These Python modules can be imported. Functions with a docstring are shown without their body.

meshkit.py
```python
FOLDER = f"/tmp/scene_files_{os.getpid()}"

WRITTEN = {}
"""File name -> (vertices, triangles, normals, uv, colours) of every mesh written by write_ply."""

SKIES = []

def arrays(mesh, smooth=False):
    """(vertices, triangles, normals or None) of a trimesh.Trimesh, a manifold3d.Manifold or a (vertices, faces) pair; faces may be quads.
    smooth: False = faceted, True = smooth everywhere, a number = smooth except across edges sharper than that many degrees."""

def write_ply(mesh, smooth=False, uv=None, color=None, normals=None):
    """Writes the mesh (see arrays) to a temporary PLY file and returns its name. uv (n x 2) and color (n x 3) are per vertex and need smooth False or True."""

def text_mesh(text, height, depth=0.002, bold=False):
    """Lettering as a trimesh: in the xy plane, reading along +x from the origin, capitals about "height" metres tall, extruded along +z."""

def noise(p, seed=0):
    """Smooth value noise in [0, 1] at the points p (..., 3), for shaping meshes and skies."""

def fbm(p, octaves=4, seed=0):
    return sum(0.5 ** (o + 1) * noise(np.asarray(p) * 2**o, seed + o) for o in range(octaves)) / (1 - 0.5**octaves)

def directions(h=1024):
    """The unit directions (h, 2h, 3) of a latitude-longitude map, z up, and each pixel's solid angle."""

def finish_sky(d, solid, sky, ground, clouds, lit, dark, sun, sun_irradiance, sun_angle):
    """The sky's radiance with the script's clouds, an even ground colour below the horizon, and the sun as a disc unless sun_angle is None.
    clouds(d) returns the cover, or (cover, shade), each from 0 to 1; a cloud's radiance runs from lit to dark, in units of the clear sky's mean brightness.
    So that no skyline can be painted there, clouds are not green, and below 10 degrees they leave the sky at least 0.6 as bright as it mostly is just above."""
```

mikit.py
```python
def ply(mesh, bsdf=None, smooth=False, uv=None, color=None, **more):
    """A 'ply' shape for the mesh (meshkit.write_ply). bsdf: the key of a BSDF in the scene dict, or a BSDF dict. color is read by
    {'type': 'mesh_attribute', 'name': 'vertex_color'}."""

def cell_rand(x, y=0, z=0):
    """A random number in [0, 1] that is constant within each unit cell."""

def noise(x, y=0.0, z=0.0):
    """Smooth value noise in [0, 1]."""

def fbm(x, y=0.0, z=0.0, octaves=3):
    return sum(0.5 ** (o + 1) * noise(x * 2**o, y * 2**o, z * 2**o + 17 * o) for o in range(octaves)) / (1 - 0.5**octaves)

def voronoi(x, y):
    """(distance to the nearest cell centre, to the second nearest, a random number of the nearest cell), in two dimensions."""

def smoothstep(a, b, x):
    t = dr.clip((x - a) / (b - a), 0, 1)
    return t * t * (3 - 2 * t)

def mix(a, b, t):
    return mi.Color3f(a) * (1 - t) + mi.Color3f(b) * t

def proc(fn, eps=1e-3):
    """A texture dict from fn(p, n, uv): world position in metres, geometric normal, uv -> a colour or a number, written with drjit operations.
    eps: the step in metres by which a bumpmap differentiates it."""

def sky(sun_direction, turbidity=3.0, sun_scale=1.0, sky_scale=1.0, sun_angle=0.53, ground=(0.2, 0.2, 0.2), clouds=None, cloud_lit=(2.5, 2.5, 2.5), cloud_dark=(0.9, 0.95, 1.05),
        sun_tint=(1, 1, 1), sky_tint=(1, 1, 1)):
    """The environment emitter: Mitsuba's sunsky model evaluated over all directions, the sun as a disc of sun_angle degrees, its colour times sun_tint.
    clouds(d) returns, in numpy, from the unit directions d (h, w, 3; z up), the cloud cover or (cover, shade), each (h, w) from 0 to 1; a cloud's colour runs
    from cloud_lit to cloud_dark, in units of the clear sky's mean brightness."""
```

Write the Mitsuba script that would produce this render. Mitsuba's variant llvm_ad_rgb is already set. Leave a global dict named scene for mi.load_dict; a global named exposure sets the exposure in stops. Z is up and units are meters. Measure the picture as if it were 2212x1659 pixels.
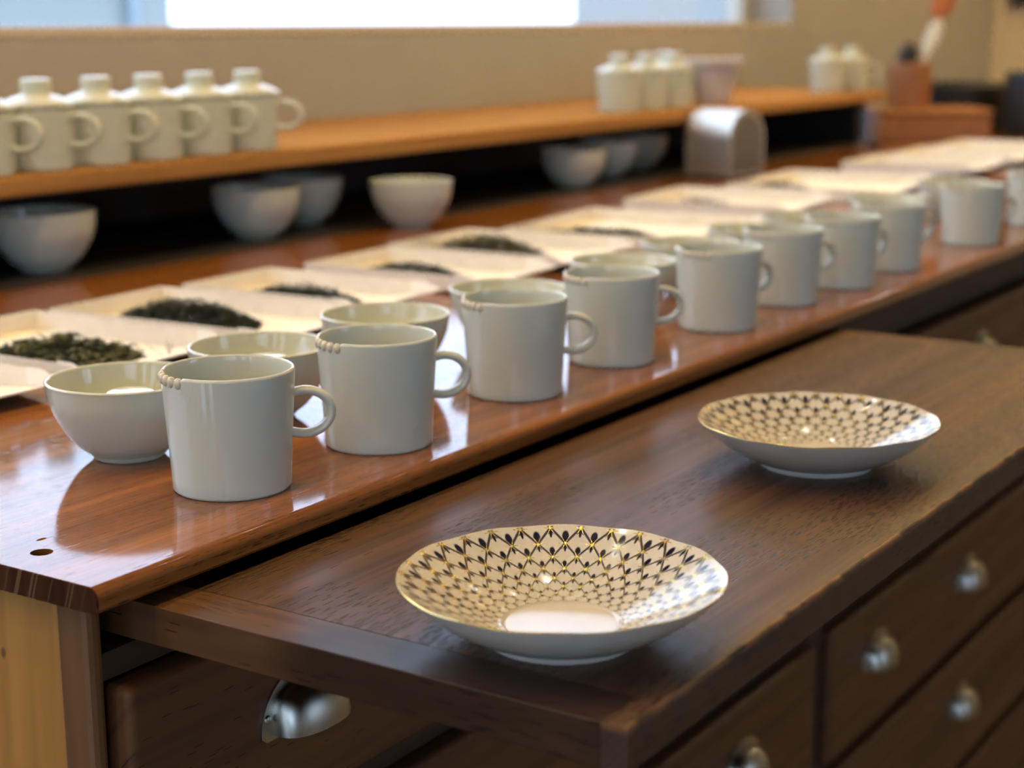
import math, random
import numpy as np
import trimesh
import manifold3d as m3
from shapely.geometry import Polygon
import drjit as dr
import mitsuba as mi
import mikit
from mikit import proc, noise, fbm, cell_rand, smoothstep, mix

T = mi.ScalarTransform4f
scene, labels = {}, {}
BOARD_Z = 0.841                 # top of the pull-out board
ZT = 0.86                       # height of the tasting counter's top
EYE = ZT + 0.255                # height of the camera

# ------------------------------------------------------------------ camera
YAW, PITCH, ROLL, FPX = 0.5832, 0.2158, 0.00454, 3573.0
fwd = np.array([math.cos(YAW) * math.cos(PITCH), math.sin(YAW) * math.cos(PITCH), -math.sin(PITCH)])
right0 = np.array([math.sin(YAW), -math.cos(YAW), 0.0])
down0 = np.array([-math.cos(YAW) * math.sin(PITCH), -math.sin(YAW) * math.sin(PITCH), -math.cos(PITCH)])
down = down0 * math.cos(ROLL) - right0 * math.sin(ROLL)
eye = np.array([0.0, 0.0, EYE])
scene['camera'] = {
    'type': 'thinlens', 'fov': math.degrees(2 * math.atan(1106 / FPX)), 'fov_axis': 'x',
    'aperture_radius': 0.0042, 'focus_distance': 0.86, 'near_clip': 0.02, 'far_clip': 200.0,
    'to_world': T().look_at(origin=eye.tolist(), target=(eye + fwd).tolist(), up=(-down).tolist())}
exposure = 0.0

# ------------------------------------------------------------------ light
def overcast(d):
    c = 0.86 + 0.14 * meshkit_fbm(d * 3.0)
    return np.clip(c, 0, 1), np.clip(0.35 * meshkit_fbm(d * 2.0 + 7), 0, 1)


from meshkit import fbm as meshkit_fbm
SKY_GAIN = 17.0
scene['sky'] = mikit.sky((0.2, -0.55, 0.8), turbidity=4.0, sun_scale=0.0, sky_scale=SKY_GAIN, ground=(0.32, 0.32, 0.31),
                         clouds=overcast, cloud_lit=(1.46, 1.88, 2.52), cloud_dark=(1.1, 1.45, 2.0))
LAMP_WARM = (610.0, 400.0, 155.0)      # small halogen spots over the counter

# ------------------------------------------------------------------ helpers
COUNT = {}


def key(name, parent=None):
    k = name if parent is None else parent + '__' + name
    n = COUNT.get(k, 0)
    COUNT[k] = n + 1
    return k if n == 0 else f'{k}_{n:03d}'


def add(name, shape, parent=None, M=None):
    k = key(name, parent)
    scene[k] = shape if M is None else {**shape, 'to_world': M}
    return k


def thing(name, label, cat, group=None):
    k = key(name)
    labels[k] = {'label': label, 'category': cat}
    if group:
        labels[k]['group'] = group
    return k


def struct(name, shape):
    scene[name] = shape
    labels[name] = {'kind': 'structure'}
    return name


def tm(man):
    m = man.to_mesh()
    return trimesh.Trimesh(m.vert_properties[:, :3], m.tri_verts, process=False)


def box(x0, x1, y0, y1, z0, z1):
    m = trimesh.creation.box((x1 - x0, y1 - y0, z1 - z0))
    m.apply_translation(((x0 + x1) / 2, (y0 + y1) / 2, (z0 + z1) / 2))
    return m


def rbox(x0, x1, y0, y1, z0, z1, r=0.002, seg=2):
    """a box with rounded edges"""
    s = m3.Manifold.sphere(r, seg * 4)
    parts = [s.translate((x, y, z)) for x in (x0 + r, x1 - r) for y in (y0 + r, y1 - r) for z in (z0 + r, z1 - r)]
    return tm(m3.Manifold.batch_hull(parts))


def prism(pts, a0, a1, axis='x'):
    """a polygon (u, v) extruded along an axis: x -> (y, z), y -> (x, z), z -> (x, y)"""
    m = trimesh.creation.extrude_polygon(Polygon(pts), a1 - a0, engine='earcut')
    v = np.array(m.vertices)
    w = v[:, 2] + a0
    if axis == 'x':
        v = np.stack([w, v[:, 0], v[:, 1]], 1)
    elif axis == 'y':
        v = np.stack([v[:, 0], w, v[:, 1]], 1)
    else:
        v = np.stack([v[:, 0], v[:, 1], w], 1)
    m = trimesh.Trimesh(v, m.faces, process=False)
    if m.volume < 0:
        m.invert()
    return m


def lathe(prof, n=96, wob=None):
    """closed solid of revolution from the profile (r, z), starting and ending on the axis"""
    prof = np.array(prof, float)
    th = np.arange(n) * 2 * np.pi / n
    rings, verts = [], []
    for r, z in prof:
        if r < 1e-6:
            rings.append(np.full(n, len(verts)))
            verts.append((0, 0, z))
        else:
            i0 = len(verts)
            for t in th:
                rr, zz = (r, z) if wob is None else wob(r, z, t)
                verts.append((rr * math.cos(t), rr * math.sin(t), zz))
            rings.append(np.arange(i0, i0 + n))
    f = []
    for a, b in zip(rings[:-1], rings[1:]):
        a2, b2 = np.roll(a, -1), np.roll(b, -1)
        for q in range(n):
            if a[q] != a2[q]:
                f.append((a[q], a2[q], b[q]))
            if b[q] != b2[q]:
                f.append((a2[q], b2[q], b[q]))
    m = trimesh.Trimesh(np.array(verts), np.array(f), process=False)
    if m.volume < 0:
        m.invert()
    return m


def arc(cx, cz, r, a0, a1, n=6):
    a = np.radians(np.linspace(a0, a1, n))
    return [(cx + r * math.cos(t), cz + r * math.sin(t)) for t in a]


def spline(pts, n=8):
    """Catmull-Rom through the points"""
    p = np.array(pts, float)
    p = np.vstack([2 * p[0] - p[1], p, 2 * p[-1] - p[-2]])
    out = []
    for i in range(1, len(p) - 2):
        for t in np.linspace(0, 1, n, endpoint=False):
            a, b, c, d = p[i - 1], p[i], p[i + 1], p[i + 2]
            out.append(0.5 * (2 * b + (c - a) * t + (2 * a - 5 * b + 4 * c - d) * t * t + (3 * b - a - 3 * c + d) * t ** 3))
    out.append(p[-2])
    return [tuple(q) for q in out]


def tube(path, rw, rt, up, n=12, caps=True):
    """swept tube of elliptical section: rw along 'up' side vector, rt across"""
    P = np.array(path, float)
    t = np.gradient(P, axis=0)
    t /= np.linalg.norm(t, axis=1, keepdims=True)
    up = np.array(up, float)
    b = np.tile(up / np.linalg.norm(up), (len(P), 1))
    nrm = np.cross(t, b)
    nrm /= np.linalg.norm(nrm, axis=1, keepdims=True)
    rw, rt = np.broadcast_to(rw, len(P)), np.broadcast_to(rt, len(P))
    a = np.arange(n) * 2 * np.pi / n
    v = P[:, None] + np.cos(a)[None, :, None] * nrm[:, None] * rt[:, None, None] + np.sin(a)[None, :, None] * b[:, None] * rw[:, None, None]
    v = v.reshape(-1, 3)
    f = []
    for i in range(len(P) - 1):
        for j in range(n):
            p, q = i * n + j, i * n + (j + 1) % n
            f += [(p, q, q + n), (p, q + n, p + n)]
    if caps:
        c0, c1 = len(v), len(v) + 1
        v = np.vstack([v, P[0], P[-1]])
        k = (len(P) - 1) * n
        for j in range(n):
            f += [(c0, (j + 1) % n, j), (c1, k + j, k + (j + 1) % n)]
    m = trimesh.Trimesh(v, np.array(f), process=False)
    if m.volume < 0:
        m.invert()
    return m


def at(x, y, z, rz=0.0):
    return T().translate([x, y, z]).rotate([0, 0, 1], rz)


# ------------------------------------------------------------------ materials
def rgb(*c):
    return {'type': 'rgb', 'value': list(c)}


def wood(dark, light, along='x', fine=900.0, pore=0.0, pore_len=0.010, pore_w=0.0007, seed=0.0, patch=None, patch_amt=0.0):
    """grain running along one axis, with dark open pores drawn out along it"""
    def axes(p):
        if along == 'x':
            return p.x, p.y, p.z
        if along == 'y':
            return p.y, p.x, p.z
        return p.z, p.x, p.y

    def col(p, n, uv):
        a, b, c = axes(p)
        w = b + 0.83 * c + 0.0016 * dr.sin(a * 7.0 + 3.0 * dr.sin(a * 2.3 + seed))
        bands = fbm(a * 1.6 + seed, w * 60.0, 0.5, 2)
        streak = noise(a * 9 + seed, w * fine * 0.55) * 0.55 + noise(a * 22 + 3, w * fine) * 0.45
        t = dr.clip(0.15 + 1.05 * (bands - 0.25) + 0.5 * (streak - 0.5), 0, 1)
        out = mix(dark, light, t)
        if patch is not None:
            out = mix(out, patch, patch_amt * smoothstep(0.45, 0.72, fbm(a * 9 + 4 + seed, w * 18, 2.0, 2)))
        if pore > 0:
            out = out * (1 - 0.85 * pores(p))
        return out

    def pores(p):
        a, b, c = axes(p)
        w = b + 0.83 * c
        row = dr.floor(w / pore_w)
        s = a / pore_len + cell_rand(row, 5) * 7.0
        k = cell_rand(dr.floor(s), row, 3 + int(seed))
        u = s - dr.floor(s)
        inside = smoothstep(0.03, 0.2, u) * smoothstep(0.97, 0.6, u)
        dens = pore * smoothstep(0.25, 0.65, noise(a * 9, w * 30))
        v = w / pore_w - row
        return dr.select(k < dens, inside * smoothstep(0.0, 0.25, v) * smoothstep(1.0, 0.75, v), 0.0)

    return col, pores


def lacquer(tex, alpha, bump=None, scale=1.0, eps=4e-4, ior=1.5):
    b = {'type': 'roughplastic', 'diffuse_reflectance': tex, 'alpha': alpha, 'int_ior': ior, 'nonlinear': True, 'distribution': 'ggx'}
    if bump is not None:
        b = {'type': 'bumpmap', 'arbitrary': proc(bump, eps), 'scale': scale, 'bsdf': b}
    return b


def mat(name, b, two=True):
    scene[name] = {'type': 'twosided', 'bsdf': b} if name in ('mat_nickel', 'mat_steel') else b
    return name


# varnished counter: red-brown hardwood under a glossy coat with open grain
c_col, c_pore = wood((0.24, 0.086, 0.017), (0.58, 0.275, 0.078), 'x', 800.0, 0.09, 0.010, 0.00035, 1.0)


def c_bump(p, n, uv):
    w = p.y + 0.83 * p.z
    return -0.00003 * c_pore(p) + 0.000022 * noise(p.x * 5, w * 40)


COUNTER = mat('mat_counter', lacquer(proc(c_col), 0.006, c_bump))
e_col, _ = wood((0.025, 0.010, 0.006), (0.075, 0.030, 0.017), 'z', 600.0, 0.0, seed=9.0)


def end_scratch(p, n, uv):
    w = p.y + 0.35 * p.z
    s = noise(w * 330, 3.0) * 0.6 + noise(w * 760, 8.0) * 0.4
    return mix(e_col(p, n, uv), (0.16, 0.10, 0.06), 0.55 * smoothstep(0.70, 0.80, s))


END_GRAIN = mat('mat_end_grain', {'type': 'diffuse', 'reflectance': proc(end_scratch)})
# pull-out board: worn dark oak with deep pores
b_col, b_pore = wood((0.070, 0.032, 0.014), (0.250, 0.120, 0.057), 'x', 640.0, 0.42, 0.0115, 0.00095, 2.0)


def b_bump(p, n, uv):
    w = p.y + 0.83 * p.z
    return -0.00020 * b_pore(p) + 0.00003 * noise(p.x * 30, w * 500)


BOARD = mat('mat_board', lacquer(proc(b_col), 0.16, b_bump, ior=1.42))
y_col, y_pore = wood((0.105, 0.046, 0.017), (0.29, 0.145, 0.062), 'y', 300.0, 0.16, 0.012, 0.0007, 4.0, (0.03, 0.013, 0.006), 0.85)


def y_bump(p, n, uv):
    w = p.x + 0.83 * p.z
    return 0.0001 * noise(p.y * 30, w * 500)


BOARD_END = mat('mat_board_end', lacquer(proc(y_col), 0.15, y_bump, ior=1.42))
l_col, _ = wood((0.055, 0.024, 0.011), (0.13, 0.060, 0.028), 'x', 500.0, 0.15, 0.01, 0.0006, 6.0, (0.02, 0.009, 0.004), 0.5)


def lip_worn_lit(p, n, uv):
    worn = smoothstep(0.30, 0.62, fbm(p.x * 60, p.z * 300, 2.0, 3)) * smoothstep(BOARD_Z - 0.0042, BOARD_Z - 0.0004, p.z)  # worn edge, with the lamp light on it painted in as paler orange
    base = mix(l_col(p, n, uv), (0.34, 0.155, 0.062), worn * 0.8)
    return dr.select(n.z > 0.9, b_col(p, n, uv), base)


BOARD_LIP = mat('mat_board_lip', lacquer(proc(lip_worn_lit), 0.22))
# cabinet front: dark stained wood
d_col, _ = wood((0.10, 0.040, 0.014), (0.25, 0.112, 0.040), 'x', 420.0, 0.05, 0.010, 0.0005, 3.0)
DRAWER = mat('mat_drawer', lacquer(proc(d_col), 0.28, ior=1.38))
k_col, _ = wood((0.040, 0.018, 0.009), (0.085, 0.040, 0.018), 'x', 380.0, seed=7.0)
CARCASS = mat('mat_carcass', lacquer(proc(k_col), 0.35))
p_col, _ = wood((0.52, 0.26, 0.055), (0.80, 0.47, 0.125), 'z', 420.0, seed=5.0)


def pine_knots(p, n, uv):
    q = dr.sqrt(dr.square((p.y - 0.648) / 0.0021) + dr.square((p.z - 0.806) / 0.0032))
    q2 = dr.sqrt(dr.square((p.y - 0.6405) / 0.0017) + dr.square((p.z - 0.8085) / 0.0030))
    k = dr.maximum(smoothstep(1.3, 0.7, q), 0.6 * smoothstep(1.4, 0.5, q2))
    return mix(p_col(p, n, uv), (0.03, 0.014, 0.006), 0.9 * k)


PINE = mat('mat_pine', lacquer(proc(pine_knots), 0.3))
o_col, _ = wood((0.20, 0.092, 0.032), (0.38, 0.20, 0.075), 'z', 260.0, seed=8.0)
POST = mat('mat_post', lacquer(proc(o_col), 0.22))
s_col, _ = wood((0.27, 0.128, 0.040), (0.43, 0.222, 0.078), 'x', 300.0, seed=11.0)
SHELF = mat('mat_shelf', {'type': 'diffuse', 'reflectance': proc(s_col)})
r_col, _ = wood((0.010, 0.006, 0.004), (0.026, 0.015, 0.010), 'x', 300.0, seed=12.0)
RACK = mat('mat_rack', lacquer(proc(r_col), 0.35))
x_col, _ = wood((0.46, 0.20, 0.05), (0.68, 0.34, 0.10), 'x', 200.0, seed=13.0)
BOXWOOD = mat('mat_box_wood', lacquer(proc(x_col), 0.25))
v_col, _ = wood((0.40, 0.17, 0.048), (0.62, 0.30, 0.09), 'z', 200.0, seed=14.0)
CROCK = mat('mat_crock', lacquer(proc(v_col), 0.2))

PORCELAIN = mat('mat_porcelain', lacquer(rgb(0.72, 0.735, 0.665), 0.009))
PORCELAIN_B = mat('mat_porcelain_cream', lacquer(rgb(0.72, 0.725, 0.62), 0.009))
TEETH = mat('mat_teeth', lacquer(rgb(0.74, 0.70, 0.58), 0.1))


def card_tex(p, n, uv):
    return mix((0.74, 0.69, 0.59), (0.80, 0.76, 0.67), noise(p.x * 90, p.y * 90, p.z * 90))


CARD = mat('mat_card', {'type': 'diffuse', 'reflectance': proc(card_tex)})
CARD_LIT = mat('mat_card_flap_lit', {'type': 'diffuse', 'reflectance': rgb(0.86, 0.83, 0.77)})  # paler card: the flap catching lamp light is put into its colour


def leaf_tex(p, n, uv):
    k = cell_rand(dr.floor(p.x * 260), dr.floor(p.y * 260), dr.floor(p.z * 330))
    a = mix((0.016, 0.020, 0.013), (0.055, 0.062, 0.040), smoothstep(0.0, 0.75, k))
    return mix(a, (0.20, 0.20, 0.12), smoothstep(0.62, 0.9, k))


def leaf_dark(p, n, uv):
    k = cell_rand(dr.floor(p.x * 300), dr.floor(p.y * 300), dr.floor(p.z * 330))
    return mix((0.012, 0.017, 0.014), (0.050, 0.058, 0.048), smoothstep(0.1, 0.95, k))


LEAF = mat('mat_leaf_pale', {'type': 'diffuse', 'reflectance': proc(leaf_tex)})
LEAF_DARK = mat('mat_leaf_dark', {'type': 'diffuse', 'reflectance': proc(leaf_dark)})


def plaster(base, s):
    def f(p, n, uv):
        return mix(tuple(c * 0.94 for c in base), base, fbm(p.x * s, p.y * s, p.z * s, 2))
    return {'type': 'diffuse', 'reflectance': proc(f)}


WALL = mat('mat_wall', plaster((0.375, 0.36, 0.325), 14.0))
WALL_END = mat('mat_wall_end', plaster((0.80, 0.68, 0.48), 9.0))
CEIL = mat('mat_ceiling', plaster((0.62, 0.61, 0.57), 5.0))
f_col, _ = wood((0.30, 0.25, 0.20), (0.46, 0.39, 0.31), 'x', 60.0, seed=21.0)
FLOOR = mat('mat_floor', lacquer(proc(f_col), 0.2))
SILL = mat('mat_sill', lacquer(rgb(0.80, 0.74, 0.64), 0.25))
FRAME_BLUE = mat('mat_window_frame', lacquer(rgb(0.72, 0.70, 0.64), 0.2))
GLASS = mat('mat_glass', {'type': 'thindielectric', 'int_ior': 1.5}, False)
TUMBLER = mat('mat_tumbler', {'type': 'dielectric', 'int_ior': 1.5}, False)
NICKEL = mat('mat_nickel', {'type': 'roughconductor', 'material': 'none', 'specular_reflectance': rgb(0.44, 0.45, 0.41), 'alpha': 0.14})
STEEL = mat('mat_steel', {'type': 'principled', 'base_color': rgb(0.60, 0.57, 0.50), 'metallic': 0.75, 'roughness': 0.33})
BLACK = mat('mat_black', lacquer(rgb(0.012, 0.013, 0.011), 0.3))
DARK_GREY = mat('mat_dark_grey', lacquer(rgb(0.035, 0.036, 0.042), 0.35))
WHITE_PLASTIC = mat('mat_white_plastic', lacquer(rgb(0.80, 0.80, 0.74), 0.2))
ORANGE = mat('mat_orange', lacquer(rgb(0.62, 0.22, 0.06), 0.3))
HOUSE_A = mat('mat_house_pale_blue', plaster((0.31, 0.335, 0.33), 3.0))
HOUSE_B = mat('mat_house_blue', plaster((0.29, 0.305, 0.30), 3.0))
PAVING = mat('mat_paving', plaster((0.45, 0.45, 0.43), 2.0))


def net(cx, cy):
    """cobalt net with gold stars printed inside the saucer: (cobalt mask, gold mask, pale tint)"""
    N, R0, STEP = 30, 0.0728, 0.130

    def masks(p, n):
        x, y = p.x - cx, p.y - cy
        r = dr.sqrt(x * x + y * y)
        th = dr.atan2(y, x)
        A = th * (N / math.pi)
        B = dr.log(R0 / dr.maximum(r, 1e-4)) / STEP
        on = dr.select(n.z > 0.05, smoothstep(0.0268, 0.0276, r) * smoothstep(0.0742, 0.0736, r), 0.0)
        # nearest node (A + B even)
        s, d = (A + B) * 0.5, (A - B) * 0.5
        es, ed = s - dr.round(s), d - dr.round(d)
        line = dr.minimum(dr.abs(es), dr.abs(ed)) * 1.41
        a, b = es + ed, es - ed            # offset from the node in cells: around, inward
        grow = dr.clip(1.35 - 0.09 * B, 0.7, 1.35)
        lw = 0.080 * grow
        lines = smoothstep(lw, lw * 0.45, line) * smoothstep(-0.9, -0.2, B) * 0.9
        drop = smoothstep(1.15, 0.85, dr.sqrt(dr.square(a / (0.19 * grow)) + dr.square((b + 0.30 * grow) / (0.31 * grow))))
        petal = smoothstep(1.15, 0.85, dr.sqrt(dr.square(a / 0.10) + dr.square((b - 0.30) / 0.30)))
        ca, sa = 0.80, 0.60
        for sg in (-1.0, 1.0):
            u, v = a * ca - sg * (b - 0.1) * sa, sg * a * sa + (b - 0.1) * ca
            petal = dr.maximum(petal, 0.9 * smoothstep(1.15, 0.85, dr.sqrt(dr.square(u / 0.06) + dr.square((v - 0.20) / 0.20))))
        first = smoothstep(-0.45, -0.3, B)
        cob = dr.maximum(lines, dr.maximum(drop * smoothstep(0.35, 0.5, B + 0.3), petal * first)) * on
        rr, ph = dr.sqrt(a * a + b * b), dr.atan2(b, a)
        ray = dr.abs(dr.sin(ph * 3.0)) * rr
        star = smoothstep(0.10, 0.055, ray) * smoothstep(0.52, 0.44, rr)
        star = dr.maximum(star, smoothstep(0.13, 0.09, rr)) * first * on
        rim = dr.select(n.z > -0.6, smoothstep(0.07445, 0.0747, r), 0.0)
        return cob, dr.maximum(star, rim)

    def col(p, n, uv):
        cob, _ = masks(p, n)
        return mix((0.72, 0.70, 0.65), (0.008, 0.011, 0.050), cob)

    def gold(p, n, uv):
        return masks(p, n)[1]

    return {'type': 'blendbsdf', 'weight': proc(gold),
            'a': lacquer(proc(col), 0.010),
            'b': {'type': 'roughconductor', 'material': 'none', 'specular_reflectance': rgb(0.92, 0.60, 0.20), 'alpha': 0.14}}


# ------------------------------------------------------------------ room shell
X0, X1, Y0, YW, HC = -1.50, 5.25, -2.6, 1.655, 2.75
WX0, WX1, WZ0, WZ1 = -0.9, 3.72, EYE - 0.004, 2.02       # the long window over the shelf
TH = 0.16
struct('floor', mikit.ply(box(X0 - TH, X1 + TH, Y0 - TH, YW + TH, -0.08, 0.0), FLOOR))
struct('ceiling', mikit.ply(box(X0 - TH, X1 + TH, Y0 - TH, YW + TH, HC, HC + 0.1), CEIL))


def wall_with_hole(b, h):
    return tm(m3.Manifold.cube((b[1] - b[0], b[3] - b[2], b[5] - b[4])).translate((b[0], b[2], b[4])) -
              m3.Manifold.cube((h[1] - h[0], h[3] - h[2], h[5] - h[4])).translate((h[0], h[2], h[4])))


struct('wall_back', mikit.ply(wall_with_hole((X0, X1, YW, YW + TH, 0, HC), (WX0, WX1, YW - 1, YW + 1, WZ0 - 0.015, WZ1)), WALL))
struct('wall_right', mikit.ply(box(X1, X1 + TH, Y0, YW + TH, 0, HC), WALL_END))
FX0, FX1, FZ0, FZ1 = 1.35, 2.35, 0.90, 2.00          # window behind the camera
struct('wall_front', mikit.ply(wall_with_hole((X0, X1, Y0 - TH, Y0, 0, HC), (FX0, FX1, Y0 - 1, Y0 + 1, FZ0, FZ1)), CEIL))
k = struct('window_2', mikit.ply(trimesh.util.concatenate([box(a, b, Y0 - 0.09, Y0 - 0.05, c, d) for a, b, c, d in
    ((FX0, FX1, FZ0, FZ0 + 0.05), (FX0, FX1, FZ1 - 0.05, FZ1), (FX0, FX0 + 0.05, FZ0 + 0.05, FZ1 - 0.05), (FX1 - 0.05, FX1, FZ0 + 0.05, FZ1 - 0.05), (1.81, 1.89, FZ0 + 0.05, FZ1 - 0.05))]), FRAME_BLUE))
for a, b in ((FX0 + 0.05, 1.81), (1.89, FX1 - 0.05)):
    add('pane', mikit.ply(trimesh.Trimesh([(a, Y0 - 0.07, FZ0 + 0.05), (b, Y0 - 0.07, FZ0 + 0.05), (b, Y0 - 0.07, FZ1 - 0.05), (a, Y0 - 0.07, FZ1 - 0.05)], [(0, 1, 2), (0, 2, 3)], process=False), GLASS), k)
DY0, DY1, DZ = -0.13, 0.93, 2.25
LY0, LY1, LZ0, LZ1 = -1.75, -0.50, 0.50, 2.05  # extra left-wall window, added unseen as fill for mugs and saucer undersides
struct('wall_left', mikit.ply(tm(m3.Manifold.cube((TH, YW + TH - Y0, HC)).translate((X0 - TH, Y0, 0)) - m3.Manifold.cube((1, DY1 - DY0, DZ)).translate((X0 - 0.5, DY0, 0.001))
                                 - m3.Manifold.cube((1, LY1 - LY0, LZ1 - LZ0)).translate((X0 - 0.5, LY0, LZ0))), CEIL))
k = struct('window_3', mikit.ply(trimesh.util.concatenate([box(X0 - 0.09, X0 - 0.05, a, b, c, d) for a, b, c, d in
    ((LY0, LY1, LZ0, LZ0 + 0.05), (LY0, LY1, LZ1 - 0.05, LZ1), (LY0, LY0 + 0.05, LZ0 + 0.05, LZ1 - 0.05), (LY1 - 0.05, LY1, LZ0 + 0.05, LZ1 - 0.05), (-1.25, -1.20, LZ0 + 0.05, LZ1 - 0.05))]), FRAME_BLUE))
for a, b in ((LY0 + 0.05, -1.25), (-1.20, LY1 - 0.05)):
    add('pane', mikit.ply(trimesh.Trimesh([(X0 - 0.07, a, LZ0 + 0.05), (X0 - 0.07, b, LZ0 + 0.05), (X0 - 0.07, b, LZ1 - 0.05), (X0 - 0.07, a, LZ1 - 0.05)], [(0, 1, 2), (0, 2, 3)], process=False), GLASS), k)
struct('trim_1', mikit.ply(rbox(WX0 + 0.0005, WX1 - 0.0005, YW - 0.001, YW + TH, WZ0 - 0.0145, WZ0, 0.002), SILL))
k = struct('window_1', mikit.ply(trimesh.util.concatenate([
    box(WX0, WX1, YW + 0.105, YW + 0.145, WZ1 - 0.05, WZ1), box(WX0, WX0 + 0.05, YW + 0.105, YW + 0.145, WZ0, WZ1 - 0.05),
    box(WX1 - 0.05, WX1, YW + 0.105, YW + 0.145, WZ0, WZ1 - 0.05)]), FRAME_BLUE))
for a, b in ((WX0 + 0.05, 0.20), (0.24, WX1 - 0.05)):
    add('pane', mikit.ply(trimesh.Trimesh([(a, YW + 0.125, WZ0), (b, YW + 0.125, WZ0), (b, YW + 0.125, WZ1 - 0.05), (a, YW + 0.125, WZ1 - 0.05)], [(0, 1, 2), (0, 2, 3)], process=False), GLASS), k)
add('mullion', mikit.ply(rbox(0.20, 0.24, YW + 0.105, YW + 0.145, WZ0, WZ1 - 0.05, 0.003), FRAME_BLUE), k)
DG = [(0.00, 0.22), (0.55, 0.80)]        # the two tall glass lights of the double door
DS = [(DY0, DG[0][0]), (DG[0][1], 0.383), (0.387, DG[1][0]), (DG[1][1], DY1)]
k = struct('door_1', mikit.ply(trimesh.util.concatenate([box(X0 - 0.09, X0 - 0.05, a, b, 0.001, DZ) for a, b in DS] +
    [box(X0 - 0.09, X0 - 0.05, a, b, z0, z1) for a, b in DG for z0, z1 in ((0.001, 0.03), (DZ - 0.08, DZ))]), FRAME_BLUE))
for a, b in DG:
    add('pane', mikit.ply(trimesh.Trimesh([(X0 - 0.07, a, 0.03), (X0 - 0.07, b, 0.03), (X0 - 0.07, b, DZ - 0.08), (X0 - 0.07, a, DZ - 0.08)], [(0, 1, 2), (0, 2, 3)], process=False), GLASS), k)
struct('added_terrace', mikit.ply(box(-14, X0 - TH - 0.02, -9, 9, -0.12, -0.02), mat('mat_added_terrace', plaster((0.82, 0.83, 0.84), 2.0))))  # unseen pale slab, added so the door glass looks bright in reflections

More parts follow.
